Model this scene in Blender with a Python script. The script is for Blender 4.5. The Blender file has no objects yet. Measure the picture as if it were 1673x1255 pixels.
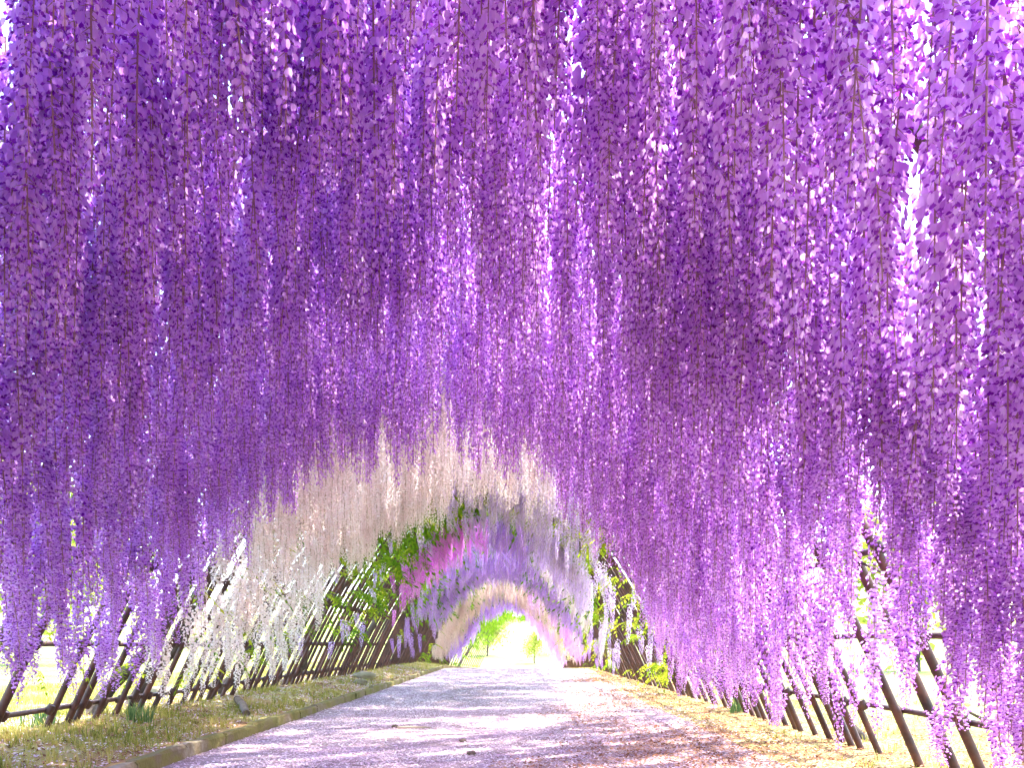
import bpy, math, random
from mathutils import Vector, noise
R = math.radians
rnd = random.Random(7)
sc = bpy.context.scene
COL = sc.collection

# ------------------------------------------------------------------ camera
EYE = 1.0
cam_d = bpy.data.cameras.new('camera')
cam = bpy.data.objects.new('camera', cam_d)
COL.objects.link(cam)
cam.location = (0, 0, EYE)
cam.rotation_euler = (R(90), 0, 0)
cam_d.sensor_width = 36.0
cam_d.lens = 30.1
cam_d.shift_y = 0.2543
cam_d.shift_x = -0.002
cam_d.clip_start = 0.05
cam_d.clip_end = 2000
sc.camera = cam

# ------------------------------------------------------------------ sky, sun, exposure
SUN_EL, SUN_AZ = 64, 58          # azimuth measured from the tunnel axis (+Y) towards +X
w = bpy.data.worlds.new('World')
sc.world = w
w.use_nodes = True
nt = w.node_tree
nt.nodes.clear()
sky = nt.nodes.new('ShaderNodeTexSky')
sky.sky_type = 'NISHITA'
sky.sun_disc = False
sky.sun_elevation = R(SUN_EL)
sky.sun_rotation = R(SUN_AZ)
sky.air_density = 1.0
sky.dust_density = 1.5
sky.ozone_density = 1.0
bg = nt.nodes.new('ShaderNodeBackground')
bg.inputs['Strength'].default_value = 0.15
wo = nt.nodes.new('ShaderNodeOutputWorld')
nt.links.new(sky.outputs[0], bg.inputs[0])
nt.links.new(bg.outputs[0], wo.inputs[0])
sun_d = bpy.data.lights.new('sun', 'SUN')
sun_d.energy = 2.1
sun_d.angle = R(2.0)
sun_d.color = (1.0, 0.96, 0.9)
sun = bpy.data.objects.new('sun', sun_d)
COL.objects.link(sun)
sdir = Vector((math.sin(R(SUN_AZ)) * math.cos(R(SUN_EL)), math.cos(R(SUN_AZ)) * math.cos(R(SUN_EL)), math.sin(R(SUN_EL))))
sun.rotation_euler = sdir.to_track_quat('Z', 'Y').to_euler()
vs = sc.view_settings
vs.view_transform = 'Standard'
vs.look = 'None'
vs.exposure = 3.3
vs.gamma = 1.0
vs.use_curve_mapping = False
cy = sc.cycles
cy.max_bounces = 7
cy.diffuse_bounces = 4
cy.transmission_bounces = 6
cy.glossy_bounces = 2
cy.use_adaptive_sampling = True
cy.adaptive_threshold = 0.04
cy.use_denoising = True
cy.sample_clamp_indirect = 6
cy.caustics_reflective = False
cy.caustics_refractive = False

# ------------------------------------------------------------------ helpers
def new_mat(name):
    m = bpy.data.materials.new(name)
    m.use_nodes = True
    m.node_tree.nodes.clear()
    return m, m.node_tree.nodes, m.node_tree.links

def ramp(ns, stops):
    r = ns.new('ShaderNodeValToRGB')
    el = r.color_ramp.elements
    while len(el) < len(stops):
        el.new(0.5)
    for e, (p, c) in zip(el, stops):
        e.position = p
        e.color = (*c, 1)
    return r

def mat_rough(name, stops, scale=6.0, rough=0.85, bump=0.3, detail=8, bscale=None, spec=0.3, dist=0.02):
    """noise coloured rough surface with bump, in world space"""
    m, ns, ls = new_mat(name)
    g = ns.new('ShaderNodeNewGeometry')
    n = ns.new('ShaderNodeTexNoise')
    n.inputs['Scale'].default_value = scale
    n.inputs['Detail'].default_value = detail
    n.inputs['Roughness'].default_value = 0.65
    ls.new(g.outputs['Position'], n.inputs['Vector'])
    r = ramp(ns, stops)
    ls.new(n.outputs['Fac'], r.inputs[0])
    b = ns.new('ShaderNodeBsdfPrincipled')
    b.inputs['Roughness'].default_value = rough
    b.inputs['Specular IOR Level'].default_value = spec
    ls.new(r.outputs[0], b.inputs['Base Color'])
    n2 = ns.new('ShaderNodeTexNoise')
    n2.inputs['Scale'].default_value = bscale or scale * 5
    n2.inputs['Detail'].default_value = 4
    ls.new(g.outputs['Position'], n2.inputs['Vector'])
    bp = ns.new('ShaderNodeBump')
    bp.inputs['Strength'].default_value = bump
    bp.inputs['Distance'].default_value = dist
    ls.new(n2.outputs['Fac'], bp.inputs['Height'])
    ls.new(bp.outputs[0], b.inputs['Normal'])
    o = ns.new('ShaderNodeOutputMaterial')
    ls.new(b.outputs[0], o.inputs[0])
    return m

def mat_thin(name, stops, trans=0.5, per='object', noise_scale=9.0, boost=1.0):
    """thin petal / leaf: diffuse + translucent, colour picked along a ramp per instance and by a fine noise"""
    m, ns, ls = new_mat(name)
    oi = ns.new('ShaderNodeObjectInfo')
    g = ns.new('ShaderNodeNewGeometry')
    n = ns.new('ShaderNodeTexNoise')
    n.inputs['Scale'].default_value = noise_scale
    n.inputs['Detail'].default_value = 1
    ls.new(g.outputs['Position'], n.inputs['Vector'])
    fac = n.outputs['Fac']
    mx = ns.new('ShaderNodeMath'); mx.operation = 'MULTIPLY_ADD'
    mx.inputs[1].default_value = 0.9
    ls.new(fac, mx.inputs[0])
    m2 = ns.new('ShaderNodeMath'); m2.operation = 'MULTIPLY_ADD'
    m2.inputs[1].default_value = 0.45 if per == 'object' else 0.0
    m2.inputs[2].default_value = -0.18 if per == 'object' else 0.05
    ls.new(oi.outputs['Random'], m2.inputs[0])
    ls.new(m2.outputs[0], mx.inputs[2])
    rp = ns.new('ShaderNodeMath'); rp.operation = 'MULTIPLY_ADD'
    rp.inputs[1].default_value = 0.5
    ls.new(g.outputs['Random Per Island'], rp.inputs[0])
    sb = ns.new('ShaderNodeMath'); sb.operation = 'SUBTRACT'
    sb.inputs[1].default_value = 0.25
    ls.new(mx.outputs[0], sb.inputs[0])
    ls.new(sb.outputs[0], rp.inputs[2])
    r = ramp(ns, stops)
    ls.new(rp.outputs[0], r.inputs[0])
    d = ns.new('ShaderNodeBsdfDiffuse')
    t = ns.new('ShaderNodeBsdfTranslucent')
    ls.new(r.outputs[0], d.inputs['Color'])
    ls.new(r.outputs[0], t.inputs['Color'])
    mxs = ns.new('ShaderNodeMixShader')
    mxs.inputs[0].default_value = trans
    ls.new(d.outputs[0], mxs.inputs[1])
    ls.new(t.outputs[0], mxs.inputs[2])
    o = ns.new('ShaderNodeOutputMaterial')
    ls.new(mxs.outputs[0], o.inputs[0])
    return m

def mesh_of(name, verts, faces, mats, midx=None, smooth=False):
    me = bpy.data.meshes.new(name)
    me.from_pydata([tuple(v) for v in verts], [], faces)
    for m in mats:
        me.materials.append(m)
    if midx:
        me.polygons.foreach_set('material_index', midx)
    if smooth:
        me.polygons.foreach_set('use_smooth', [True] * len(me.polygons))
    me.update()
    return me

def put(name, me, parent=None, loc=(0, 0, 0), rot=(0, 0, 0), scale=(1, 1, 1)):
    o = bpy.data.objects.new(name, me)
    COL.objects.link(o)
    o.parent = parent
    o.location = loc
    o.rotation_euler = rot
    o.scale = scale
    return o

def tag(o, label=None, cat=None, group=None, kind=None):
    if label: o['label'] = label
    if cat: o['category'] = cat
    if group: o['group'] = group
    if kind: o['kind'] = kind
    return o

def empty(name, loc=(0, 0, 0)):
    o = bpy.data.objects.new(name, None)
    COL.objects.link(o)
    o.location = loc
    o.empty_display_size = 0.2
    return o

def tube(V, F, pts, rad, n=7, cap=True):
    base = len(V)
    k = len(pts)
    for i, p in enumerate(pts):
        p = Vector(p)
        a = Vector(pts[max(i - 1, 0)])
        b = Vector(pts[min(i + 1, k - 1)])
        d = (b - a).normalized()
        u = d.cross(Vector((0.13, 1, 0.07)))
        if u.length < 0.2:
            u = d.cross(Vector((1, 0.1, 0)))
        u.normalize()
        v = d.cross(u)
        r = rad[i] if isinstance(rad, (list, tuple)) else rad
        for j in range(n):
            t = 2 * math.pi * j / n
            V.append(p + (u * math.cos(t) + v * math.sin(t)) * r)
    for i in range(k - 1):
        for j in range(n):
            j2 = (j + 1) % n
            F.append((base + i * n + j, base + i * n + j2, base + (i + 1) * n + j2, base + (i + 1) * n + j))
    if cap:
        F.append(tuple(base + j for j in range(n)))
        F.append(tuple(base + (k - 1) * n + j for j in reversed(range(n))))

# ------------------------------------------------------------------ the lie of the land and the arch
def smooth01(a, b, x):
    t = min(1, max(0, (x - a) / (b - a)))
    return t * t * (3 - 2 * t)

def dip(y):                      # the path crests at about 36 m and falls away behind
    return -0.034 * max(0, min(y, 84) - 36)

def path_shift(y):
    return 1.1 * (max(0, y - 42) / 33) ** 1.6 if y < 110 else 1.1 * (68 / 33) ** 1.6

KERB_X = -2.92
def ground(x, y):
    z = dip(y)
    if y > 86:                   # meadow rising behind the far mouth; upper hill added so sunlight whitens the exit
        z += 0.03 * (min(y, 130) - 86) + 9.5 * smooth01(110, 260, y)
    s = x - path_shift(y)
    nz = noise.noise(Vector((x * 0.6, y * 0.6, 3.1)))
    nf = noise.noise(Vector((x * 2.3, y * 2.3, 9.1)))
    if s < KERB_X:               # left bank
        q = -(s - KERB_X)
        z += 0.10 + 0.14 * smooth01(0.1, 1.3, q) + (0.05 * nz + 0.025 * nf) * smooth01(0, 0.4, q)
        z += 0.012 * max(0, q - 3)
    elif s > 2.3:
        q = s - 2.3
        z += (0.03 * nz + 0.02 * nf) * smooth01(0, 0.8, q) + 0.015 * smooth01(0.3, 1.2, q) - 0.01 * max(0, min(q, 20) - 3)
    return z

A_HALF, XC, APEX = 3.74, -0.46, 4.25
def base_z(t):
    return 0.2 * (1 - t) / 2
def arch(t, y, off=0.0):
    """point on the arch: t = -1 left foot, 0 top, +1 right foot; off pushes inwards"""
    a = A_HALF
    z = APEX * (1 - abs(t) ** 2.06) + base_z(t) + dip(y)
    return Vector((XC + path_shift(y) + a * t, y, z))
# arc-length table
_N = 400
_tab = [0.0]
for i in range(_N):
    p0 = arch(-1 + 2 * i / _N, 0); p1 = arch(-1 + 2 * (i + 1) / _N, 0)
    _tab.append(_tab[-1] + (p1 - p0).length)
ARC = _tab[-1]
def t_of(u):
    s = u * ARC
    lo, hi = 0, _N
    while hi - lo > 1:
        mid = (lo + hi) // 2
        if _tab[mid] <= s: lo = mid
        else: hi = mid
    f = (s - _tab[lo]) / (_tab[hi] - _tab[lo])
    return -1 + 2 * (lo + f) / _N

# ------------------------------------------------------------------ materials
M = {}
M['path'] = mat_rough('path_gravel', [(0.3, (0.21, 0.15, 0.14)), (0.5, (0.32, 0.23, 0.25)), (0.7, (0.43, 0.32, 0.37))], 3.0, 0.95, 0.5, bscale=60, dist=0.01)
M['soil'] = mat_rough('bank_soil', [(0.25, (0.10, 0.06, 0.025)), (0.42, (0.22, 0.15, 0.05)), (0.55, (0.20, 0.22, 0.05)), (0.7, (0.30, 0.26, 0.10))], 1.6, 0.95, 0.7, bscale=30, dist=0.03)
M['rib'] = mat_rough('rust_brown_paint', [(0.3, (0.025, 0.012, 0.011)), (0.5, (0.07, 0.028, 0.02)), (0.72, (0.15, 0.055, 0.034))], 6.0, 0.6, 0.25, bscale=60, spec=0.4, dist=0.004)
M['rail'] = mat_rough('dark_rail_paint', [(0.3, (0.04, 0.022, 0.02)), (0.6, (0.09, 0.045, 0.035))], 9.0, 0.6, 0.25, bscale=60, spec=0.4, dist=0.004)
M['bark'] = mat_rough('vine_bark', [(0.3, (0.035, 0.025, 0.02)), (0.5, (0.085, 0.062, 0.048)), (0.7, (0.15, 0.12, 0.09))], 7.0, 0.95, 0.9, bscale=28, dist=0.02)
M['kerb'] = mat_rough('mossy_kerb_stone', [(0.3, (0.10, 0.095, 0.025)), (0.46, (0.18, 0.16, 0.045)), (0.56, (0.17, 0.13, 0.07)), (0.68, (0.27, 0.23, 0.16)), (0.8, (0.34, 0.30, 0.24))], 2.3, 0.95, 0.7, bscale=30, dist=0.015)
M['stone'] = mat_rough('grey_stone', [(0.3, (0.12, 0.10, 0.06)), (0.5, (0.26, 0.22, 0.14)), (0.75, (0.34, 0.32, 0.16))], 4.0, 0.95, 0.8, bscale=25, dist=0.02)
M['wood'] = mat_rough('weathered_timber', [(0.3, (0.09, 0.06, 0.04)), (0.7, (0.24, 0.18, 0.13))], 12.0, 0.9, 0.6, bscale=50, dist=0.01)
M['meadow'] = mat_rough('meadow_grass', [(0.3, (0.10, 0.16, 0.03)), (0.5, (0.20, 0.26, 0.05)), (0.7, (0.36, 0.36, 0.10))], 0.5, 0.95, 0.6, bscale=14, dist=0.05)
M['grass'] = mat_thin('grass_blades', [(0.2, (0.15, 0.20, 0.03)), (0.5, (0.40, 0.37, 0.08)), (0.8, (0.56, 0.44, 0.17))], 0.35, per='none', noise_scale=1.3)
M['irisleaf'] = mat_thin('blue_green_blades', [(0.2, (0.06, 0.14, 0.05)), (0.8, (0.20, 0.28, 0.10))], 0.3, per='none')
M['litter'] = mat_thin('dry_leaf_litter', [(0.15, (0.12, 0.05, 0.025)), (0.45, (0.30, 0.14, 0.08)), (0.7, (0.42, 0.25, 0.17)), (0.9, (0.52, 0.38, 0.2))], 0.2, per='none', noise_scale=3)
M['petal'] = mat_thin('fallen_petals', [(0.1, (0.62, 0.42, 0.58)), (0.45, (0.77, 0.61, 0.69)), (0.75, (0.86, 0.78, 0.79))], 0.25, per='none', noise_scale=0.9)
M['stem'] = mat_rough('raceme_stem', [(0.3, (0.26, 0.12, 0.13)), (0.7, (0.40, 0.25, 0.19))], 6, 0.7, 0.0)
M['stem_pale'] = mat_rough('pale_raceme_stem', [(0.3, (0.38, 0.32, 0.22)), (0.7, (0.52, 0.46, 0.32))], 6, 0.7, 0.0)
M['leaf_y'] = mat_thin('fresh_yellow_green_leaf', [(0.1, (0.16, 0.27, 0.02)), (0.5, (0.34, 0.44, 0.03)), (0.85, (0.52, 0.52, 0.05))], 0.55, noise_scale=3)
M['leaf_g'] = mat_thin('green_leaf', [(0.1, (0.07, 0.16, 0.014)), (0.5, (0.17, 0.31, 0.02)), (0.9, (0.30, 0.43, 0.03))], 0.5, noise_scale=3)
M['leaf_tree'] = mat_thin('tree_leaf', [(0.1, (0.18, 0.24, 0.04)), (0.5, (0.32, 0.38, 0.06)), (0.9, (0.48, 0.48, 0.10))], 0.45, noise_scale=0.8)

# petal colours: (banner ramp, keel ramp)
PAL = {
 'violet':  ([(0.1, (0.58, 0.26, 0.76)), (0.5, (0.72, 0.41, 0.86)), (0.9, (0.85, 0.62, 0.92))], [(0.2, (0.21, 0.02, 0.38)), (0.8, (0.37, 0.07, 0.55))]),
 'mauve':   ([(0.1, (0.62, 0.27, 0.75)), (0.5, (0.76, 0.43, 0.85)), (0.9, (0.88, 0.65, 0.92))], [(0.2, (0.24, 0.02, 0.38)), (0.8, (0.41, 0.09, 0.55))]),
 'rose':    ([(0.1, (0.72, 0.38, 0.78)), (0.5, (0.82, 0.52, 0.85)), (0.9, (0.90, 0.70, 0.91))], [(0.2, (0.50, 0.16, 0.55)), (0.8, (0.66, 0.30, 0.68))]),
 'cream':   ([(0.1, (0.84, 0.70, 0.70)), (0.5, (0.89, 0.80, 0.79)), (0.9, (0.92, 0.89, 0.88))], [(0.2, (0.72, 0.58, 0.50)), (0.8, (0.86, 0.80, 0.70))]),
 'lilac':   ([(0.1, (0.66, 0.47, 0.86)), (0.5, (0.79, 0.62, 0.91)), (0.9, (0.89, 0.79, 0.94))], [(0.2, (0.46, 0.29, 0.66)), (0.8, (0.61, 0.44, 0.79))]),
 'magenta': ([(0.1, (0.70, 0.15, 0.72)), (0.5, (0.82, 0.28, 0.84)), (0.9, (0.88, 0.48, 0.90))], [(0.2, (0.44, 0.04, 0.46)), (0.8, (0.60, 0.14, 0.60))]),
 'blue':    ([(0.1, (0.50, 0.26, 0.73)), (0.5, (0.62, 0.39, 0.82)), (0.9, (0.76, 0.58, 0.89))], [(0.2, (0.26, 0.09, 0.45)), (0.8, (0.41, 0.19, 0.60))]),
 'beige':   ([(0.1, (0.62, 0.44, 0.42)), (0.5, (0.72, 0.55, 0.51)), (0.9, (0.80, 0.68, 0.64))], [(0.2, (0.60, 0.42, 0.36)), (0.8, (0.72, 0.56, 0.48))]),
}
for k, (a, b) in PAL.items():
    M['ban_' + k] = mat_thin('banner_petals_' + k, a, 0.55)
    M['keel_' + k] = mat_thin('keel_petals_' + k, b, 0.3)

# ------------------------------------------------------------------ ground, path, kerb
def axis(parts):
    out = []
    for a, b, n in parts:
        out += [a + (b - a) * i / n for i in range(n)]
    out.append(parts[-1][1])
    return out
gx = axis([(-420, -60, 8), (-60, -14, 12), (-14, -5.6, 16), (-5.6, -2.96, 22), (-2.96, -2.90, 1), (-2.90, 2.3, 8), (2.3, 6, 20), (6, 14, 14), (14, 60, 12), (60, 420, 8)])
gy = axis([(-60, -4, 8), (-4, 5, 12), (5, 20, 75), (20, 45, 60), (45, 90, 50), (90, 160, 30), (160, 800, 12)])
V = []; F = []
for y in gy:
    for x in gx:
        xs = x + path_shift(y)
        V.append((xs, y, ground(xs, y) - (0.05 if KERB_X < x < 2.3 else 0)))
nx = len(gx)
for j in range(len(gy) - 1):
    for i in range(nx - 1):
        a = j * nx + i
        F.append((a, a + 1, a + nx + 1, a + nx))
m, ns, ls = new_mat('ground_soil_and_meadow')    # bank soil near the tunnel, meadow farther out
def _sub(ns, ls, stops, scale):
    g = ns.new('ShaderNodeNewGeometry')
    n = ns.new('ShaderNodeTexNoise'); n.inputs['Scale'].default_value = scale; n.inputs['Detail'].default_value = 9; n.inputs['Roughness'].default_value = 0.7
    ls.new(g.outputs['Position'], n.inputs['Vector'])
    r = ramp(ns, stops); ls.new(n.outputs['Fac'], r.inputs[0])
    return r, g, n
r1, g, n1 = _sub(ns, ls, [(0.28, (0.17, 0.09, 0.04)), (0.42, (0.34, 0.21, 0.10)), (0.52, (0.34, 0.30, 0.10)), (0.72, (0.46, 0.40, 0.18))], 1.5)
r2, g2, n2 = _sub(ns, ls, [(0.3, (0.14, 0.20, 0.04)), (0.5, (0.26, 0.30, 0.07)), (0.7, (0.42, 0.40, 0.14))], 0.6)
sx = ns.new('ShaderNodeSeparateXYZ'); ls.new(g.outputs['Position'], sx.inputs[0])
ad = ns.new('ShaderNodeMath'); ad.operation = 'ADD'; ad.inputs[1].default_value = 0.46; ls.new(sx.outputs[0], ad.inputs[0])
ab = ns.new('ShaderNodeMath'); ab.operation = 'ABSOLUTE'; ls.new(ad.outputs[0], ab.inputs[0])
mr = ns.new('ShaderNodeMapRange'); mr.inputs[1].default_value = 3.5; mr.inputs[2].default_value = 5.2; ls.new(ab.outputs[0], mr.inputs[0])
mry = ns.new('ShaderNodeMapRange'); mry.inputs[1].default_value = 60; mry.inputs[2].default_value = 84; ls.new(sx.outputs[1], mry.inputs[0])
mxx = ns.new('ShaderNodeMath'); mxx.operation = 'MAXIMUM'; ls.new(mr.outputs[0], mxx.inputs[0]); ls.new(mry.outputs[0], mxx.inputs[1])
mc = ns.new('ShaderNodeMix'); mc.data_type = 'RGBA'; ls.new(mxx.outputs[0], mc.inputs[0]); ls.new(r1.outputs[0], mc.inputs[6]); ls.new(r2.outputs[0], mc.inputs[7])
b = ns.new('ShaderNodeBsdfPrincipled'); b.inputs['Roughness'].default_value = 0.95; b.inputs['Specular IOR Level'].default_value = 0.15
ls.new(mc.outputs[2], b.inputs['Base Color'])
n3 = ns.new('ShaderNodeTexNoise'); n3.inputs['Scale'].default_value = 26; n3.inputs['Detail'].default_value = 5; ls.new(g.outputs['Position'], n3.inputs['Vector'])
bp = ns.new('ShaderNodeBump'); bp.inputs['Strength'].default_value = 0.8; bp.inputs['Distance'].default_value = 0.03
ls.new(n3.outputs['Fac'], bp.inputs['Height']); ls.new(bp.outputs[0], b.inputs['Normal'])
o = ns.new('ShaderNodeOutputMaterial'); ls.new(b.outputs[0], o.inputs[0])
M['ground'] = m
gr = put('ground', mesh_of('ground', V, F, [M['ground']], smooth=True)); tag(gr, kind='structure')

V = []; F = []
px = axis([(-2.86, 2.9, 16)])
py = axis([(-12, 5, 10), (5, 36, 70), (36, 88, 50)])
for y in py:
    for i, x in enumerate(px):
        xs = x + path_shift(y) + (0.25 * noise.noise(Vector((y * 0.5, 4, 1))) if i == len(px) - 1 else 0)
        fade = 1 - smooth01(2.0, 2.9, x)
        V.append((xs, y, dip(y) + 0.012 * noise.noise(Vector((x * 0.9, y * 0.9, 0))) * fade - 0.06 * smooth01(2.3, 2.9, x)))
nx = len(px)
for j in range(len(py) - 1):
    for i in range(nx - 1):
        a = j * nx + i
        F.append((a, a + 1, a + nx + 1, a + nx))
pth = put('path', mesh_of('path', V, F, [M['path']], smooth=True)); tag(pth, kind='structure')

kerb = empty('kerb', (KERB_X, 0, 0)); tag(kerb, kind='structure')
def block(L, W, H, seed):
    rr = random.Random(seed)
    c = 0.018
    V = []; F = []
    prof = [(-W/2, -0.1), (-W/2, H - c), (-W/2 + c, H), (W/2 - c, H), (W/2, H - c), (W/2, -0.1)]
    ks = [0, 0.03, 0.35, 0.65, 0.97, 1]
    for k in ks:
        e = 0.012 if k in (0, 1) else 0
        for (x, z) in prof:
            V.append((x * (1 - e * 4) + rr.uniform(-.008, .008), (k - .5) * L, z - (e if z > 0 else 0) + rr.uniform(-.008, .008)))
    n = len(prof)
    for i in range(len(ks) - 1):
        for j in range(n):
            F.append((i*n + j, i*n + (j+1) % n, (i+1)*n + (j+1) % n, (i+1)*n + j))
    F.append(tuple(range(n))); F.append(tuple(reversed(range((len(ks)-1)*n, len(ks)*n))))
    return mesh_of('kerb_stone', V, F, [M['kerb']])
kb = [block(0.99, 0.11, 0.118, s) for s in range(6)]
y = -4.0
while y < 60:
    o = put('kerb_stone', kb[rnd.randrange(6)], kerb, (path_shift(y) + rnd.uniform(-.012, .012), y, dip(y) + rnd.uniform(-.015, .01)), (R(rnd.uniform(-.8, .8)), R(rnd.uniform(-3, 3)), R(rnd.uniform(-.7, .7)) - 0.02 * smooth01(45, 60, y)))
    y += 1.0

# ------------------------------------------------------------------ tunnel frame: ribs, rails
frame = empty('tunnel_frame', (XC, 3, 0.1))
tag(frame, 'long arched tunnel frame of rust brown pipes with horizontal rails', 'tunnel frame')
def child(name, me, parent, kind=None):
    """world-space mesh under a parent empty"""
    o = put(name, me, parent)
    o.matrix_parent_inverse = parent.matrix_basis.inverted()
    if kind: o['kind'] = kind
    return o
bpy.context.view_layer.update()
RIBS = []
y = -2.6
while y < 76:
    RIBS.append(y + rnd.uniform(-.09, .09))
    y += 0.6 if y < 7 else 0.34 if y < 52 else 1.5
for yr in RIBS:
    V = []; F = []
    n = 40 if yr < 25 else 26
    l0, l1 = rnd.uniform(-.13, .13), rnd.uniform(-.13, .13)
    wob = rnd.uniform(0, 9)
    pts = []
    for i in range(n + 1):
        t = -1.07 + 2.14 * i / n
        p = arch(t, yr)
        p.y += (l0 if t < 0 else l1) * (abs(t)) + 0.02 * math.sin(3 * t + wob)
        p.x += 0.025 * noise.noise(Vector((t * 1.5, yr * 3.3, 5)))
        pts.append(p)
    tube(V, F, pts, rnd.uniform(0.028, 0.035) * (1.2 if yr < 7 else 1), 8)
    child('rib', mesh_of('rib', V, F, [M['rib']], smooth=True), frame)
def t_at(z, side):
    lo, hi = 0.0, 1.0
    for _ in range(40):
        mid = (lo + hi) / 2
        if APEX * (1 - mid ** 2.06) + base_z(side * mid) > z: lo = mid
        else: hi = mid
    return side * lo
for side in (-1, 1):
    for z in ((0.42, 1.0, 1.75, 2.7, 3.5) if side < 0 else (0.46, 1.06, 1.66, 2.7, 3.5)):
        V = []; F = []
        t = t_at(z, side)
        ys = [-2.7 + 0.56 * i for i in range(141)]
        pts = []
        for yy in ys:
            p = arch(t, yy)
            p.x += side * 0.06
            p.z += 0.02 * noise.noise(Vector((yy * 0.5, z, side)))
            pts.append(p)
        tube(V, F, pts, 0.025, 7)
        child('rail', mesh_of('rail', V, F, [M['rail']], smooth=True), frame)
V = []; F = []
tube(V, F, [(-.045, 0, .0), (-.022, 0, .0), (0, 0, 0), (.022, 0, 0), (.045, 0, 0)], [.030, .037, .040, .037, .030], 9)
clamp_me = mesh_of('clamp', V, F, [M['rail']], smooth=True)
for yr in RIBS:
    if not 2.5 < yr < 24: continue
    for side, z in ((-1, .42), (-1, 1.0), (-1, 1.75), (1, .46), (1, 1.06), (1, 1.66)):
        t = t_at(z, side)
        p = arch(t, yr); p.x += side * .018
        d_ = arch(t + .02, yr) - arch(t - .02, yr)
        c_ = put('clamp', clamp_me, frame, p - frame.location, (rnd.uniform(-.2, .2), -math.atan2(d_.z, d_.x) + rnd.uniform(-.15, .15), 0))
V = []; F = []
tube(V, F, [arch(0, -2.7 + 0.8 * i) + Vector((0, 0, 0.06)) for i in range(99)], 0.03, 7)
child('rail', mesh_of('rail', V, F, [M['rail']], smooth=True), frame)

# ------------------------------------------------------------------ racemes
def raceme_geo(seed, nfl, size, wid):
    """hanging flower cluster, one metre long, tip at z = -1"""
    rr = random.Random(seed)
    V = []; F = []; I = []
    ax, ay, ph = rr.uniform(-.035, .035), rr.uniform(-.035, .035), rr.uniform(0, 6)
    def axis_at(f):
        return Vector((ax * math.sin(f * 3 + ph) - ax * math.sin(ph), ay * math.sin(f * 2.6 + ph) - ay * math.sin(ph), -f))
    sv = []; sf = []
    tube(sv, sf, [axis_at(f) for f in (0, .15, .3, .45, .6, .75, .9, .985)], [.0042, .004, .0037, .0034, .003, .0027, .0024, .0018], 4, False)
    V += sv; F += sf; I += [2] * len(sf)
    ang = rr.uniform(0, 6)
    for k in range(nfl):
        f = 0.05 + 0.94 * (k + rr.uniform(-.4, .4)) / nfl
        f = min(.995, max(.03, f))
        if f < 0.2 and rr.random() < 0.35:
            continue
        ang += 2.39996 + rr.uniform(-.5, .5)
        tap = (1 - f) ** 0.45
        rad = wid * (0.25 + 0.75 * tap) * rr.uniform(.6, 1.1)
        s = size * (0.42 + 0.58 * min(1, (1 - f) * 2.2)) * rr.uniform(.8, 1.15)
        out = Vector((math.cos(ang), math.sin(ang), 0))
        side = Vector((-math.sin(ang), math.cos(ang), 0))
        c = axis_at(f) + out * rad + Vector((0, 0, rr.uniform(-.01, .01)))
        nrm = (out + Vector((0, 0, rr.uniform(-.5, .6))) + side * rr.uniform(-.6, .6)).normalized()
        up = (Vector((0, 0, 1)) - nrm * nrm.z).normalized()
        sd = nrm.cross(up)
        # pedicel
        if k % 2 == 0:
            b0 = len(V)
            V += [axis_at(max(0, f - .02)), axis_at(max(0, f - .02)) + Vector((0, 0, .004)), c]
            F.append((b0, b0 + 1, b0 + 2)); I.append(2)
        # banner: rounded, swept-back fan
        b0 = len(V)
        V.append(c - nrm * s * .14)
        prof = [(-.1, -.34), (.34, -.26), (.52, .1), (.34, .46), (0, .52), (-.34, .46), (-.52, .1), (-.34, -.26)]
        prof = prof[1:]
        for (u, v) in prof:
            q = u * u + v * v
            V.append(c + sd * u * s * rr.uniform(.88, 1.1) + up * v * s * rr.uniform(.88, 1.1) + nrm * s * (.42 * abs(u) - .34 * max(0, v)) )
        n = len(prof)
        for j in range(n):
            F.append((b0, b0 + 1 + j, b0 + 1 + (j + 1) % n)); I.append(0)
        # wings + keel: folded, pointing out and down
        b0 = len(V)
        kd = (nrm * 0.75 - up * 0.8).normalized()
        root = c - nrm * s * .05 - up * s * .08
        tip = root + kd * s * .7
        V += [root, root + kd * s * .36 + sd * s * .31 - up * s * .05, tip, root + kd * s * .36 - sd * s * .31 - up * s * .05, root + kd * s * .3 + nrm * s * .2]
        F += [(b0, b0 + 1, b0 + 4), (b0 + 4, b0 + 1, b0 + 2), (b0, b0 + 4, b0 + 3), (b0 + 4, b0 + 2, b0 + 3)]
        I += [1] * 4
    return V, F, I
GEO = [raceme_geo(100 + i, (146, 158, 136, 168, 150, 126)[i], (.035, .034, .037, .033, .035, .038)[i], (.062, .068, .058, .066, .072, .06)[i]) for i in range(6)]
RM = {}
for k in PAL:
    RM[k] = [mesh_of('raceme_' + k, *GEO[i][:2], [M['ban_' + k], M['keel_' + k], M['stem' if k in ('violet', 'mauve') else 'stem_pale']], GEO[i][2]) for i in range(6)]

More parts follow.
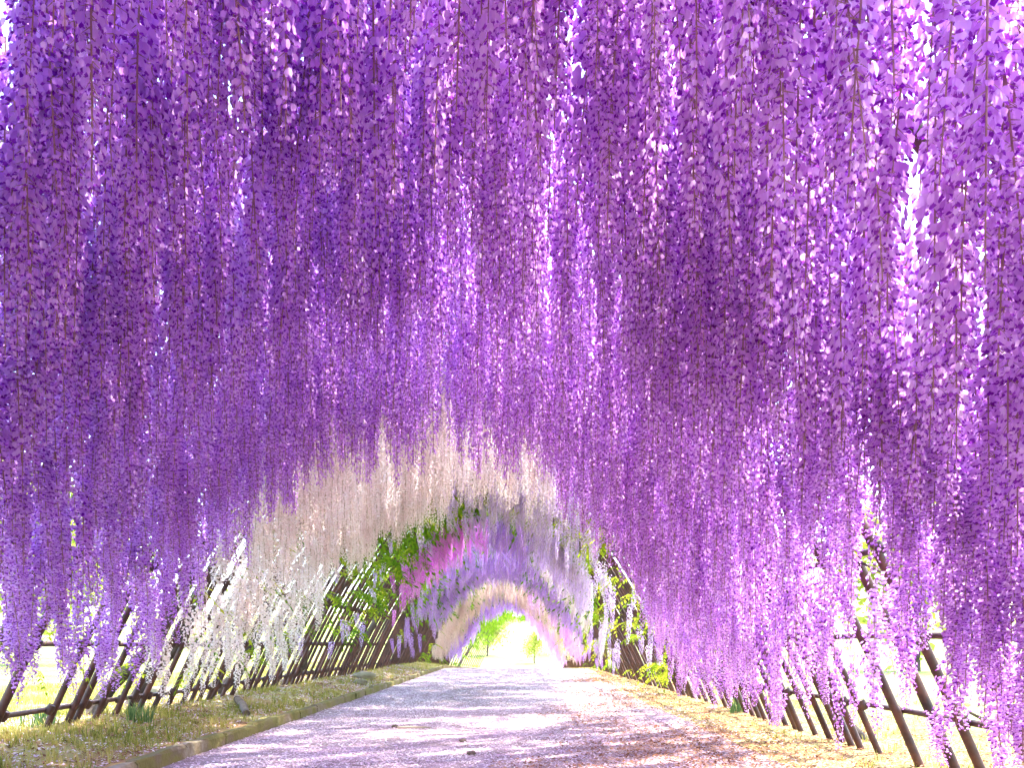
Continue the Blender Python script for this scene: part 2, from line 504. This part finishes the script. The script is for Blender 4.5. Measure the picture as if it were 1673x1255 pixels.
# compound wisteria leaves
def leaf_spray(seed, nleaf, size=1.0):
    rr = random.Random(seed)
    V = []; F = []
    for q in range(nleaf):
        az = rr.uniform(0, 2 * math.pi)
        out = Vector((math.cos(az), math.sin(az), rr.uniform(-.3, .5))).normalized()
        L = size * rr.uniform(.2, .32)
        pts = []
        for i in range(7):
            f = i / 6
            pts.append(out * L * f + Vector((0, 0, -0.55 * L * f * f)))
        tv = []; tf = []
        tube(tv, tf, pts, .003 * size, 3, False)
        b0 = len(V); V += tv; F += [tuple(a + b0 for a in f_) for f_ in tf]
        for i in range(1, 7):
            p = pts[i]; d = (pts[i] - pts[i - 1]).normalized()
            sd = d.cross(Vector((0, 0, 1))).normalized()
            for s in ((-1, 1) if i < 6 else (0,)):
                ld = (sd * s * 0.9 + d * 0.6 + Vector((0, 0, rr.uniform(-.7, -.1)))).normalized() if s else d
                wv = ld.cross(Vector((0, 0, 1)).lerp(sd, .3)).normalized()
                l = L * rr.uniform(.26, .34); wd = l * .2
                b0 = len(V)
                V += [p, p + ld * l * .4 + wv * wd, p + ld * l, p + ld * l * .4 - wv * wd]
                F += [(b0, b0 + 1, b0 + 2), (b0, b0 + 2, b0 + 3)]
    return V, F
LG = [leaf_spray(40 + i, n) for i, n in enumerate((3, 4, 5, 4))]
LM = {k: [mesh_of('leaf_spray_' + k, *g, [M[k]]) for g in LG] for k in ('leaf_y', 'leaf_g')}

# instancer for the uncountable rest
def instancer(name, pts, sources, parent):
    """pts: (x, y, z, rotx, roty, rotz, sxy, sz, idx)"""
    me = bpy.data.meshes.new(name)
    me.from_pydata([p[:3] for p in pts], [], [])
    a = me.attributes.new('rot', 'FLOAT_VECTOR', 'POINT'); a.data.foreach_set('vector', [v for p in pts for v in p[3:6]])
    a = me.attributes.new('scl', 'FLOAT_VECTOR', 'POINT'); a.data.foreach_set('vector', [v for p in pts for v in (p[6], p[6], p[7])])
    a = me.attributes.new('pick', 'INT', 'POINT'); a.data.foreach_set('value', [p[8] for p in pts])
    for m_ in sources[0].data.materials:
        me.materials.append(m_)
    o = child(name, me, parent, 'stuff')
    ng = bpy.data.node_groups.new(name, 'GeometryNodeTree')
    ng.interface.new_socket('Geometry', in_out='INPUT', socket_type='NodeSocketGeometry')
    ng.interface.new_socket('Geometry', in_out='OUTPUT', socket_type='NodeSocketGeometry')
    N, L = ng.nodes, ng.links
    gi = N.new('NodeGroupInput'); go = N.new('NodeGroupOutput')
    ji = N.new('GeometryNodeJoinGeometry')
    for s in sources:
        oi = N.new('GeometryNodeObjectInfo'); oi.transform_space = 'ORIGINAL'
        oi.inputs['Object'].default_value = s
        oi.inputs['As Instance'].default_value = False
        g2i = N.new('GeometryNodeGeometryToInstance')
        L.new(oi.outputs['Geometry'], g2i.inputs[0])
        L.new(g2i.outputs[0], ji.inputs[0])
    ip = N.new('GeometryNodeInstanceOnPoints')
    L.new(gi.outputs[0], ip.inputs['Points'])
    L.new(ji.outputs[0], ip.inputs['Instance'])
    ip.inputs['Pick Instance'].default_value = True
    for nm, ty, sock in (('rot', 'FLOAT_VECTOR', 'Rotation'), ('scl', 'FLOAT_VECTOR', 'Scale'), ('pick', 'INT', 'Instance Index')):
        na = N.new('GeometryNodeInputNamedAttribute'); na.data_type = ty
        na.inputs['Name'].default_value = nm
        L.new(na.outputs[0], ip.inputs[sock])
    L.new(ip.outputs[0], go.inputs[0])
    md = o.modifiers.new('scatter', 'NODES')
    md.node_group = ng
    return o

def in_view(p, low):
    if p.y < 1.2: return False
    return abs(p.x) / p.y < 0.62 and (low - EYE) / p.y < 0.77

# ---- which plant hangs where -------------------------------------------------
def nj(a, b, s): return noise.noise(Vector((a, b, s)))
def zone(t, y):
    """plant key, density (per m2 of arch), length range, for arch position t, y"""
    yy = y + (0.7 + y * .05) * nj(t * 5, y * .3, 1.7) + rnd.uniform(-.35, .35) * (1 + max(0, y - 6) * .12)
    e1 = 8.3 + 0.9 * smooth01(-.1, .15, t) + 1.6 * smooth01(.15, .5, t) + 3.9 * smooth01(.5, .85, t) - 0.3 * smooth01(-.5, -.9, t)
    if yy < e1:
        k = 'violet' if t < 0.02 + 0.1 * nj(y, t, 8) else 'mauve'
        d = 38 if y > 5 else 46
        if t < 0: d *= 1 - .86 * smooth01(.64, .90, -t) * smooth01(4.0, 5.5, y)
        else: d *= (1 - .70 * smooth01(.48, .80, t) * smooth01(4.2, 5.6, y) - .22 * smooth01(.62, .76, t) * smooth01(3.6, 4.6, y) * (1 - smooth01(5.6, 7.0, y))) * (1 - .5 * smooth01(.85, .98, t))
        q = 1 - .48 * smooth01(.25, .9, -t) * smooth01(3, 5, y) - .42 * smooth01(.45, .7, t) * smooth01(2.6, 3.8, y) * (1 - smooth01(5.6, 7.2, y) * (1 - .45 * smooth01(8, 10, y)))
        return k, d, (1.05 * q, 1.55 * q)
    if t < .18 + .3 * nj(y * .9, 4, 1) and yy < 13.6 - 1.3 * smooth01(-.2, .3, t):
        d = 34 * (1 - smooth01(.48, .82, -t) * .76)
        q = 1 - .40 * smooth01(.25, .8, -t)
        return 'cream', d, (0.95 * q, 1.35 * q)
    if yy < 20 and t > -.25 - .2 * nj(y, 2, 2):
        d = 15 if t < .35 else 15 - 13.5 * smooth01(.35, .6, t)
        return 'lilac', d, (0.45, 0.95)
    if yy < 20:
        return 'leafy', 1.1, (0.35, 0.6)
    if t > .25 and yy < 26:
        if yy < 23.5: return 'lavender', 22 * (1 - smooth01(.5, .75, t) * .92), (0.6, 1.0)
        return 'ivory', 16 * (1 - smooth01(.55, .85, t) * .85), (0.6, 0.9)
    if 23.8 < yy < 25.2 and t < .25:
        return 'leafy', 1.0, (.3, .5)
    if yy < 24.5 and t < -.06 + .1 * nj(y, 3, 3):
        return 'magenta', 20 * (1 - smooth01(.45, .7, -t) * .97), (0.5, 0.9)
    if yy < 34:
        return 'blue', 20 * (1 - smooth01(.55, .78, abs(t)) * .95), (0.6, 1.0)
    if 38.5 < yy < 46.5:
        return 'beige', 16 * (1 - smooth01(.8, .98, abs(t)) * .7) * (0.5 if t > .5 else 1), (0.6, 1.0)
    if t > .28 and yy < 60:
        return 'pink', 11, (0.7, 1.2)
    if yy < 38.5:
        return 'blue', 2.5 * (1 - smooth01(.5, .8, abs(t))), (0.4, 0.7)
    if yy < 53:
        return 'pale', 15 * (1 - smooth01(.8, .98, abs(t)) * .7), (0.6, 0.9)
    return None, 0, (0, 0)
PLANTS = {   # key: (name, palette, label, individuals, trunk feet [(t, y)])
 'violet':   ('wisteria_vine', 'violet', 'violet wisteria curtain over the near left half, above the camera', 300, [(-1.05, 9.0), (-1.05, 3.2)]),
 'mauve':    ('wisteria_vine', 'mauve', 'mauve pink wisteria curtain over the near right half, down the posts', 300, [(1.06, 8.7), (1.05, 12.5)]),
 'cream':    ('wisteria_vine', 'cream', 'cream white wisteria hanging behind the violet curtain on the left', 260, [(-1.05, 9.9), (-1.06, 12.6)]),
 'leafy':    ('wisteria_vine', 'lilac', 'leafy green wisteria with few flowers on the left ribs behind the cream curtain', 60, [(-1.05, 16.2)]),
 'lilac':    ('wisteria_vine', 'lilac', 'grey lilac wisteria at the tunnel top, directly behind the cream curtain', 120, [(1.05, 16.8)]),
 'magenta':  ('wisteria_vine', 'magenta', 'magenta pink wisteria band on the left shoulder of the tunnel', 120, [(-1.04, 21.6)]),
 'lavender': ('wisteria_vine', 'lilac', 'pale lavender wisteria drape on the right, behind bare rust brown posts', 80, [(1.05, 22.0)]),
 'ivory':    ('wisteria_vine', 'cream', 'narrow ivory wisteria strip on the right with yellow green leaves', 60, [(1.05, 25.0)]),
 'blue':     ('wisteria_vine', 'blue', 'blue violet wisteria ring across the middle of the tunnel', 100, [(-1.04, 29.5)]),
 'beige':    ('wisteria_vine', 'beige', 'beige wisteria ring deep in the tunnel', 80, [(-1.04, 40.5)]),
 'pale':     ('wisteria_vine', 'blue', 'thin lilac wisteria ring deepest in the tunnel, before the green arch', 50, [(-1.04, 49.0)]),
 'pink':     ('wisteria_vine', 'rose', 'pink wisteria falling down the far right wall beside the bright exit', 60, [(1.04, 53.0)]),
 'green':    ('wisteria_vine', 'leaf', 'bright green leafy vine without flowers on the arch at the exit', 0, [(-1.04, 62.0)]),
}
ROOT = {}
for k, (nm, pal, lab, ni, feet) in PLANTS.items():
    p = arch(feet[0][0], feet[0][1])
    e = empty(nm, (p.x, p.y, ground(p.x, p.y)))
    tag(e, lab, 'wisteria', 'wisteria vines trained over the tunnel')
    ROOT[k] = e
bpy.context.view_layer.update()

cand = {k: [] for k in PLANTS}
DMAX = 46
y0, y1 = -1.5, 61
n_try = int((y1 - y0) * ARC * DMAX)
for _ in range(n_try):
    u = rnd.random(); y = rnd.uniform(y0, y1); t = t_of(u)
    k, d, (l0, l1) = zone(t, y)
    q = nj(t * 4, y * 1.1, 6.6)
    if not k or rnd.random() * DMAX > d * (0.98 + 0.25 * q if y < 14 else .75 + 1.5 * q):
        continue
    p = arch(t, y)
    p.x -= t * rnd.uniform(.03, .2); p.z -= rnd.uniform(.02, .18); p.y += rnd.uniform(-.1, .1)
    L = rnd.uniform(l0, l1)
    g = ground(p.x, p.y)
    L = min(L, p.z - g - (rnd.uniform(.12, .7) if t < .5 else rnd.uniform(.08, .95)))
    if L < .35: continue
    if -1 < p.y < 2.25 and abs(p.x) < .85 * max(p.y, 1.6) and p.z - L < 1 + .85 * max(p.y, 1.5): continue
    sxy = rnd.uniform(.88, 1.2) * (0.85 if L < .6 else 1)
    cand[k].append((p, L, sxy, rnd.uniform(0, 6.28), rnd.uniform(-.035, .035), rnd.uniform(-.035, .035), rnd.randrange(6)))
n_all = 0
for k, lst in cand.items():
    nm, pal, lab, ni, feet = PLANTS[k]
    if not lst: continue
    def key(c):
        v = in_view(c[0], c[0].z - c[1])
        return (0 if v else 1, (c[0] - Vector((0, 0, 1))).length)
    lst.sort(key=key)
    inv = ROOT[k].matrix_basis.inverted()
    reps = {}
    for c in lst[:ni]:
        p, L, sxy, rz, rx, ry, i = c
        o = put('raceme', RM[pal][i], ROOT[k], inv @ p, (rx, ry, rz), (sxy, sxy, L))
        reps.setdefault(i, o)
    rest = lst[ni:]
    srcs = [reps[i] for i in sorted(reps)]
    if rest:
        ids = {i: j for j, i in enumerate(sorted(reps))}
        pts = [(c[0].x, c[0].y, c[0].z, c[4], c[5], c[3], c[2], c[1], ids.get(c[6], 0)) for c in rest]
        instancer('blossom_mass', pts, srcs, ROOT[k])
    n_all += len(lst)
print('racemes', {k: len(v) for k, v in cand.items()}, n_all)

# ---- leaves on the vines -------------------------------------------------------
def leaf_at(k, t, y, s, mat='leaf_y', drop=None):
    p = arch(t, y)
    p.x -= t * rnd.uniform(.0, .12); p.z -= rnd.uniform(0, .1) if drop is None else drop
    inv = ROOT[k].matrix_basis.inverted()
    o = put('leaf_spray', LM[mat][rnd.randrange(4)], ROOT[k], inv @ p, (rnd.uniform(-.3, .3), rnd.uniform(-.3, .3), rnd.uniform(0, 6.28)), (s, s, s))
    return o
for _ in range(190):                       # leafy left stretch
    leaf_at('leafy', -rnd.uniform(.12, .86) , rnd.uniform(13.8, 21), rnd.uniform(.9, 1.7), rnd.choice(('leaf_g', 'leaf_g', 'leaf_y')))
for _ in range(40):
    leaf_at('lilac', rnd.uniform(-.2, .9), rnd.uniform(12.6, 19.5), rnd.uniform(.9, 1.4), 'leaf_y')
for _ in range(34):
    leaf_at('cream', -rnd.uniform(.6, .93), rnd.uniform(8.4, 13.4), rnd.uniform(.8, 1.3), rnd.choice(('leaf_y', 'leaf_g')))
for _ in range(42):
    leaf_at('lavender', rnd.uniform(.45, .97), rnd.uniform(15.5, 23), rnd.uniform(.9, 1.5), 'leaf_y')
for _ in range(60):
    leaf_at('ivory', rnd.uniform(.4, .98), rnd.uniform(22.5, 33), rnd.uniform(1.0, 1.8), rnd.choice(('leaf_y', 'leaf_y', 'leaf_g')))
for _ in range(70):
    leaf_at('blue', rnd.uniform(-.9, .8), rnd.uniform(25, 35), rnd.uniform(.9, 1.5), rnd.choice(('leaf_y', 'leaf_g')))
for _ in range(60):
    leaf_at('beige', rnd.choice((-1, 1)) * rnd.uniform(.5, .97), rnd.uniform(34, 47), rnd.uniform(1.0, 1.6), rnd.choice(('leaf_y', 'leaf_g')))
for _ in range(26):
    leaf_at('violet', -rnd.uniform(.5, .93), rnd.uniform(5.5, 9), rnd.uniform(.5, .9), 'leaf_y')
for _ in range(26):
    leaf_at('mauve', rnd.uniform(.5, .93), rnd.uniform(5.0, 14), rnd.uniform(.5, .9), 'leaf_y')
pts = []
rep = [leaf_at('green', -rnd.uniform(.1, .8), rnd.uniform(52, 66), 1.6, 'leaf_g') for _ in range(120)]
for _ in range(220):
    t = -rnd.uniform(-.3, 1) ; t = max(-.97, min(.5, t))
    y = rnd.uniform(51, 70)
    if rnd.random() < smooth01(.45, .9, -t) * .8: continue
    p = arch(t, y)
    pts.append((p.x, p.y, p.z - .05, rnd.uniform(-.4, .4), rnd.uniform(-.4, .4), rnd.uniform(0, 6.28), rnd.uniform(1.2, 2.0), rnd.uniform(1.2, 2.0), 0))
instancer('leaf_mass', pts, rep[:1], ROOT['green'])

def roof_shade_leaves(k, n, ya, yb, ta, tb, mat_rep, s0, s1, lo=.02, hi=.22):  # leaf layer above the ribs, added to shade the tunnel and break up sun stripes
    pts = []
    for _ in range(n):
        t = rnd.uniform(ta, tb); y = rnd.uniform(ya, yb)
        if nj(t * 3, y * .8, 77) < -.22: continue
        p = arch(t, y)
        pts.append((p.x + t * .1, p.y, p.z + rnd.uniform(lo, hi), rnd.uniform(-.4, .4), rnd.uniform(-.4, .4), rnd.uniform(0, 6.28), rnd.uniform(s0, s1), rnd.uniform(s0, s1), 0))
    instancer('leaf_mass', pts, [mat_rep], ROOT[k])
roof_shade_leaves('lilac', 750, 13, 21, -.2, .62, leaf_at('lilac', .1, 15, 1.2, 'leaf_y'), 1.2, 2.0, .1, .4)
roof_shade_leaves('leafy', 300, 13, 21, -.65, -.15, leaf_at('leafy', -.3, 15, 1.2, 'leaf_g'), 1.2, 2.0, .08, .35)
roof_shade_leaves('blue', 1000, 21, 37, -.75, .75, leaf_at('blue', .1, 30, 1.2, 'leaf_g'), 1.4, 2.2)
roof_shade_leaves('beige', 350, 37, 52, -.75, .75, leaf_at('beige', .1, 42, 1.2, 'leaf_g'), 1.6, 2.4)

# ---- trunks and branches --------------------------------------------------------
def wobble(p, a, s, seed):
    return p + Vector((a * noise.noise(p * s + Vector((seed, 0, 0))), a * noise.noise(p * s + Vector((0, seed, 5))), a * .5 * noise.noise(p * s + Vector((3, 1, seed)))))
for k, (nm, pal, lab, ni, feet) in PLANTS.items():
    for q, (t0, yf) in enumerate(feet):
        side = -1 if t0 < 0 else 1
        sd = rnd.uniform(0, 50)
        foot = arch(t0, yf); foot.x += side * .12
        foot.z = ground(foot.x, foot.y) - .1
        pts = [foot]
        yv = yf
        drift = rnd.uniform(-.25, .35)
        tt = [side * (0.97 - 0.97 * (i / 16)) for i in range(17)]
        for i, t in enumerate(tt):
            p = arch(t, yf + drift * i * .3)
            p.x += side * .11 * max(0, abs(t)); p.z += .09
            pts.append(wobble(p, .28, 1.1, sd))
        rad = [.078 * (1 - .72 * i / (len(pts) - 1)) * rnd.uniform(.85, 1.15) for i in range(len(pts))]
        rad[0] = .09
        V = []; F = []
        tube(V, F, pts, rad, 9)
        trunk = child('trunk', mesh_of('trunk', V, F, [M['bark']], smooth=True), ROOT[k])
        for bnum in range(5):                       # lateral branches running along the roof
            V = []; F = []
            i0 = rnd.randrange(5, 16)
            p = pts[i0]; sgn = rnd.choice((-1, 1))
            t = tt[i0 - 1]; bp_ = [p]
            for j in range(1, 9):
                t += rnd.uniform(-.05, .05)
                t = max(-.95, min(.95, t))
                a_ = arch(t, p.y + sgn * j * .38)
                a_.z += .07
                bp_.append(wobble(a_, .2, 1.4, sd + bnum))
            tube(V, F, bp_, [.034 * (1 - .75 * j / 8) for j in range(9)], 6)
            put('branch', mesh_of('branch', V, F, [M['bark']], smooth=True), trunk)

# ------------------------------------------------------------------ fallen petals, litter, grass
def scatter_quads(name, n, xr, yr, dens, size, mat, label, cat, lift=.006, zf=ground, flat=.35):
    V = []; F = []
    rr = random.Random(hash(name) % 1000 if False else len(name) * 17)
    made = 0
    for _ in range(n):
        f = rr.random()
        y = yr[0] * (yr[1] / yr[0]) ** f          # denser towards the near end
        x = rr.uniform(*xr)
        if rr.random() > dens(x, y): continue
        xs = x + path_shift(y)
        s = size * rr.uniform(.6, 1.3) * (1 + max(0, y - 12) * .045)
        a = rr.uniform(0, 6.28)
        c = Vector((xs, y, zf(xs, y) + lift + rr.uniform(0, .006)))
        u = Vector((math.cos(a), math.sin(a), rr.uniform(-flat, flat))) * s
        v = Vector((-math.sin(a), math.cos(a), rr.uniform(-flat, flat))) * s * rr.uniform(.5, .8)
        b0 = len(V)
        V += [c - u, c + v * .9, c + u + Vector((0, 0, s * rr.uniform(0, .5))), c - v * .9]
        F.append((b0, b0 + 1, b0 + 2, b0 + 3)); made += 1
    o = put(name, mesh_of(name, V, F, [mat])); tag(o, label, cat, kind='stuff')
    return o
def pz(x, y): return dip(y) + 0.012 * noise.noise(Vector(((x - path_shift(y)) * 0.9, y * 0.9, 0)))
def brown(x, y): return max(0, min(1, (x - 0.2) * .55 + 1.2 * nj(x * .7, y * .55, 2) + .35 * (1 - smooth01(7, 10, y)) - .05 * max(0, y - 10)))
scatter_quads('fallen_petals', 120000, (-2.84, 2.9), (5.5, 34), lambda x, y: (.35 + .65 * smooth01(-.35, .25, nj(x * .5, y * .8, 12))) * (1 - .75 * brown(x, y)), .014, M['petal'],
              'pale pink and white petals strewn over the path', 'petals', zf=pz)
scatter_quads('fallen_blossom_litter', 32000, (-5.5, -3.0), (5.5, 30), lambda x, y: .25 + .5 * smooth01(-.1, .4, nj(x * 1.1, y * .8, 30)), .016, M['petal'],
              'pale petals lying among dry leaves on the left bank', 'petals')
scatter_quads('dry_leaves', 26000, (-5.6, -3.0), (5.5, 30), lambda x, y: .3 + .7 * smooth01(-.25, .3, nj(x * .9, y * .7, 20)), .02, M['litter'],
              'brown dry leaf litter on the left bank beside the kerb', 'leaf litter')
scatter_quads('brown_leaf_litter', 90000, (-.2, 5.2), (5.5, 32), lambda x, y: brown(x, y) if x < 2.9 else .75 - .3 * smooth01(3.6, 5, x), .017, M['litter'],
              'reddish brown leaf litter on the right side of the path', 'leaf litter', lift=.01, zf=lambda x, y: max(pz(x, y), ground(x, y)) if x < 3 + path_shift(y) else ground(x, y))

def blades(name, pts, h, wd, mat, spread=.5, n=(5, 9), seed=1):
    rr = random.Random(seed)
    V = []; F = []
    for (x, y, s) in pts:
        z = ground(x, y) - .01
        for _ in range(rr.randint(*n)):
            a = rr.uniform(0, 6.28); l = h * s * rr.uniform(.5, 1.15)
            d = Vector((math.cos(a), math.sin(a), 0)); sd = Vector((-math.sin(a), math.cos(a), 0)) * wd * s
            b = Vector((x, y, z)) + d * rr.uniform(0, .05) * s
            k = spread * rr.uniform(.2, 1)
            m_ = b + d * l * k * .4 + Vector((0, 0, l * .6)); t_ = b + d * l * k + Vector((0, 0, l * (1 - k * .35)))
            b0 = len(V)
            V += [b - sd, b + sd, m_ - sd * .7, m_ + sd * .7, t_]
            F += [(b0, b0 + 1, b0 + 3, b0 + 2), (b0 + 2, b0 + 3, b0 + 4)]
    return mesh_of(name, V, F, [mat])
gp = []
for _ in range(20000):
    y = 5.5 * (40 / 5.5) ** rnd.random()
    x = rnd.uniform(-8, -3.0)
    if rnd.random() < .25 + .75 * smooth01(-.15, .3, nj(x * .8, y * .6, 44)) * (1 if x < -3.9 else .7):
        gp.append((x + path_shift(y), y, rnd.uniform(.5, 1.2)))
for _ in range(9000):
    y = 5.5 * (40 / 5.5) ** rnd.random()
    x = rnd.uniform(2.6, 9)
    if rnd.random() < .03 + .6 * smooth01(.1, .4, nj(x * .8, y * .6, 54)) * (1 if x > 3.4 else .25):
        gp.append((x + path_shift(y), y, rnd.uniform(.5, 1.2)))
o = put('grass', blades('grass', gp, .11, .004, M['grass'], .7)); tag(o, 'short yellow green grass along both feet of the tunnel', 'grass', kind='stuff')
for (x, y, s, lab) in ((-3.75, 8.6, 1.0, 'blue green grass clump at the foot of a left post'), (-4.35, 7.9, .8, 'small grass clump behind the violet blossoms on the left'),
                       (3.15, 12.2, .9, 'weedy green clump at the feet of the right posts')):
    pp = [(x + rnd.gauss(0, .07), y + rnd.gauss(0, .07), rnd.uniform(.7, 1.2)) for _ in range(13)]
    o = put('grass_clump', blades('grass_clump', pp, .28 * s, .006, M['irisleaf'], .6, (5, 8), seed=int(x * 10) + 90)); tag(o, lab, 'grass clump')

# stones, timber and twigs
def rock(seed, s):
    rr = random.Random(seed)
    import bmesh
    bm = bmesh.new()
    bmesh.ops.create_icosphere(bm, subdivisions=3, radius=1)
    off = Vector((rr.uniform(0, 50), 1, 2))
    for v in bm.verts:
        n_ = v.co.normalized()
        v.co = n_ * (1 + .35 * noise.noise(n_ * 1.3 + off) + .12 * noise.noise(n_ * 4 + off))
        v.co.x *= s[0]; v.co.y *= s[1]; v.co.z *= s[2]
    me = bpy.data.meshes.new('rock')
    bm.to_mesh(me); bm.free()
    for p in me.polygons: p.use_smooth = True
    return me
for i, (x, y, s, lab) in enumerate(((-3.6, 20.5, (.24, .22, .13), 'larger mossy stone on the left bank, beyond the timber'), (-3.4, 18.9, (.16, .15, .09), 'smaller mossy stone in front of the larger one beside the kerb'),
                                     (-5.2, 12.6, (.2, .18, .12), 'low stone outside, behind the left posts'))):
    me = rock(i, s); me.materials.append(M['stone'])
    o = put('rock', me, None, (x, y, ground(x, y) + s[2] * .35)); tag(o, lab, 'rock')
V = []; F = []
tube(V, F, [(-3.85, 11.9, ground(-3.85, 11.9) + .03), (-3.55, 11.2, ground(-3.55, 11.2) + .045), (-3.28, 10.5, ground(-3.28, 10.5) + .03)], [.05, .055, .045], 8)
o = put('fallen_log', mesh_of('fallen_log', V, F, [M['wood']], smooth=True)); tag(o, 'weathered timber half buried in the left bank near the kerb', 'log')
for i, (x, y, lab) in enumerate(((-.52, 8.7, 'dark clod on the petals near the middle of the path'), (-1.42, 10.2, 'dark pebble on the path beside a pale stick'), (-.38, 7.7, 'dark clod in the front middle of the path'))):
    me = rock(30 + i, (.04, .035, .026)); me.materials.append(M['wood'])
    o = put('clod', me, None, (x, y, .015)); tag(o, lab, 'clod')
V = []; F = []
tube(V, F, [(-1.36, 10.0, .025), (-1.2, 9.98, .03), (-.98, 10.05, .022)], [.014, .016, .009], 6)
o = put('stick', mesh_of('stick', V, F, [M['stem_pale']], smooth=True)); tag(o, 'pale stick lying on the petals beside a dark pebble', 'stick')
V = []; F = []
P0 = Vector((4.4, 5.6, .18))
def limb(pts, r0, r1):
    tube(V, F, pts, [r0 + (r1 - r0) * i / (len(pts) - 1) for i in range(len(pts))], 7)
limb([P0, P0 + Vector((-.35, .1, .1)), P0 + Vector((-.75, .2, .15)), P0 + Vector((-1.1, .25, .26)), P0 + Vector((-1.3, .25, .36))], .035, .01)
limb([P0 + Vector((-.35, .1, .1)), P0 + Vector((-.6, .0, .27)), P0 + Vector((-.95, .1, .42)), P0 + Vector((-1.15, .1, .58))], .022, .007)
limb([P0 + Vector((.6, -.1, -.2)), P0 + Vector((.2, 0, -.04)), P0], .04, .035)
o = put('bare_branch', mesh_of('bare_branch', V, F, [M['bark']], smooth=True)); tag(o, 'bare forked branch behind the right posts', 'branch')

# ------------------------------------------------------------------ trees outside
def tree(x, y, h, cr, label, seed, nleaf=2600):
    rr = random.Random(seed)
    z0 = ground(x, y)
    e = empty('tree', (x, y, z0)); tag(e, label, 'tree', 'trees outside the tunnel')
    V = []; F = []
    tp = [Vector((0, 0, -.2))]
    for i in range(1, 7):
        tp.append(Vector((rr.uniform(-.1, .1) * h * .2, rr.uniform(-.1, .1) * h * .2, h * .72 * i / 6)))
    tube(V, F, tp, [h * .022 * (1 - .12 * i) for i in range(7)], 8)
    tips = [tp[-1]]
    for q in range(9):
        i = rr.randrange(2, 7); a = rr.uniform(0, 6.28)
        p0 = tp[i]; d = Vector((math.cos(a), math.sin(a), rr.uniform(.2, .9))).normalized()
        L = cr * rr.uniform(.5, .95)
        pp = [p0, p0 + d * L * .5 + Vector((0, 0, .03 * h)), p0 + d * L + Vector((0, 0, .09 * h))]
        tube(V, F, pp, [h * .009, h * .006, h * .002], 5)
        tips += [pp[1], pp[2]]
    tr = put('trunk', mesh_of('trunk', V, F, [M['bark']], smooth=True), e)
    V = []; F = []
    for q in range(nleaf):
        c = rr.choice(tips) + Vector((rr.gauss(0, 1), rr.gauss(0, 1), rr.gauss(0, .8))) * cr * .24
        s = cr * .05 * rr.uniform(.6, 1.4)
        u = Vector((rr.gauss(0, 1), rr.gauss(0, 1), rr.gauss(0, .6))).normalized() * s
        v = u.cross(Vector((rr.gauss(0, 1), rr.gauss(0, 1), rr.gauss(0, 1)))).normalized() * s * .6
        b0 = len(V)
        V += [c - u, c + v, c + u, c - v]; F.append((b0, b0 + 1, b0 + 2, b0 + 3))
    put('crown', mesh_of('crown', V, F, [M['leaf_tree']]), e)
tree(2.4, 100, 4.2, 1.7, 'small slender tree in the bright meadow beyond the exit', 1)
tree(-9, 118, 9, 4.5, 'broad tree on the left of the meadow beyond the exit', 2)
tree(-15, 26, 6.5, 3.4, 'rounded tree outside the left wall of the tunnel', 3)
tree(-21, 40, 8, 4.2, 'taller tree farther out beyond the left wall', 4)

tree(-3.5, 112, 6, 3.0, 'bushy pale tree half hidden by the green arch at the exit', 5)
tree(8.5, 122, 7.5, 3.6, 'pale tree on the right of the meadow beyond the exit', 6)
tree(16, 34, 7, 3.8, 'rounded tree outside the right wall of the tunnel', 7)
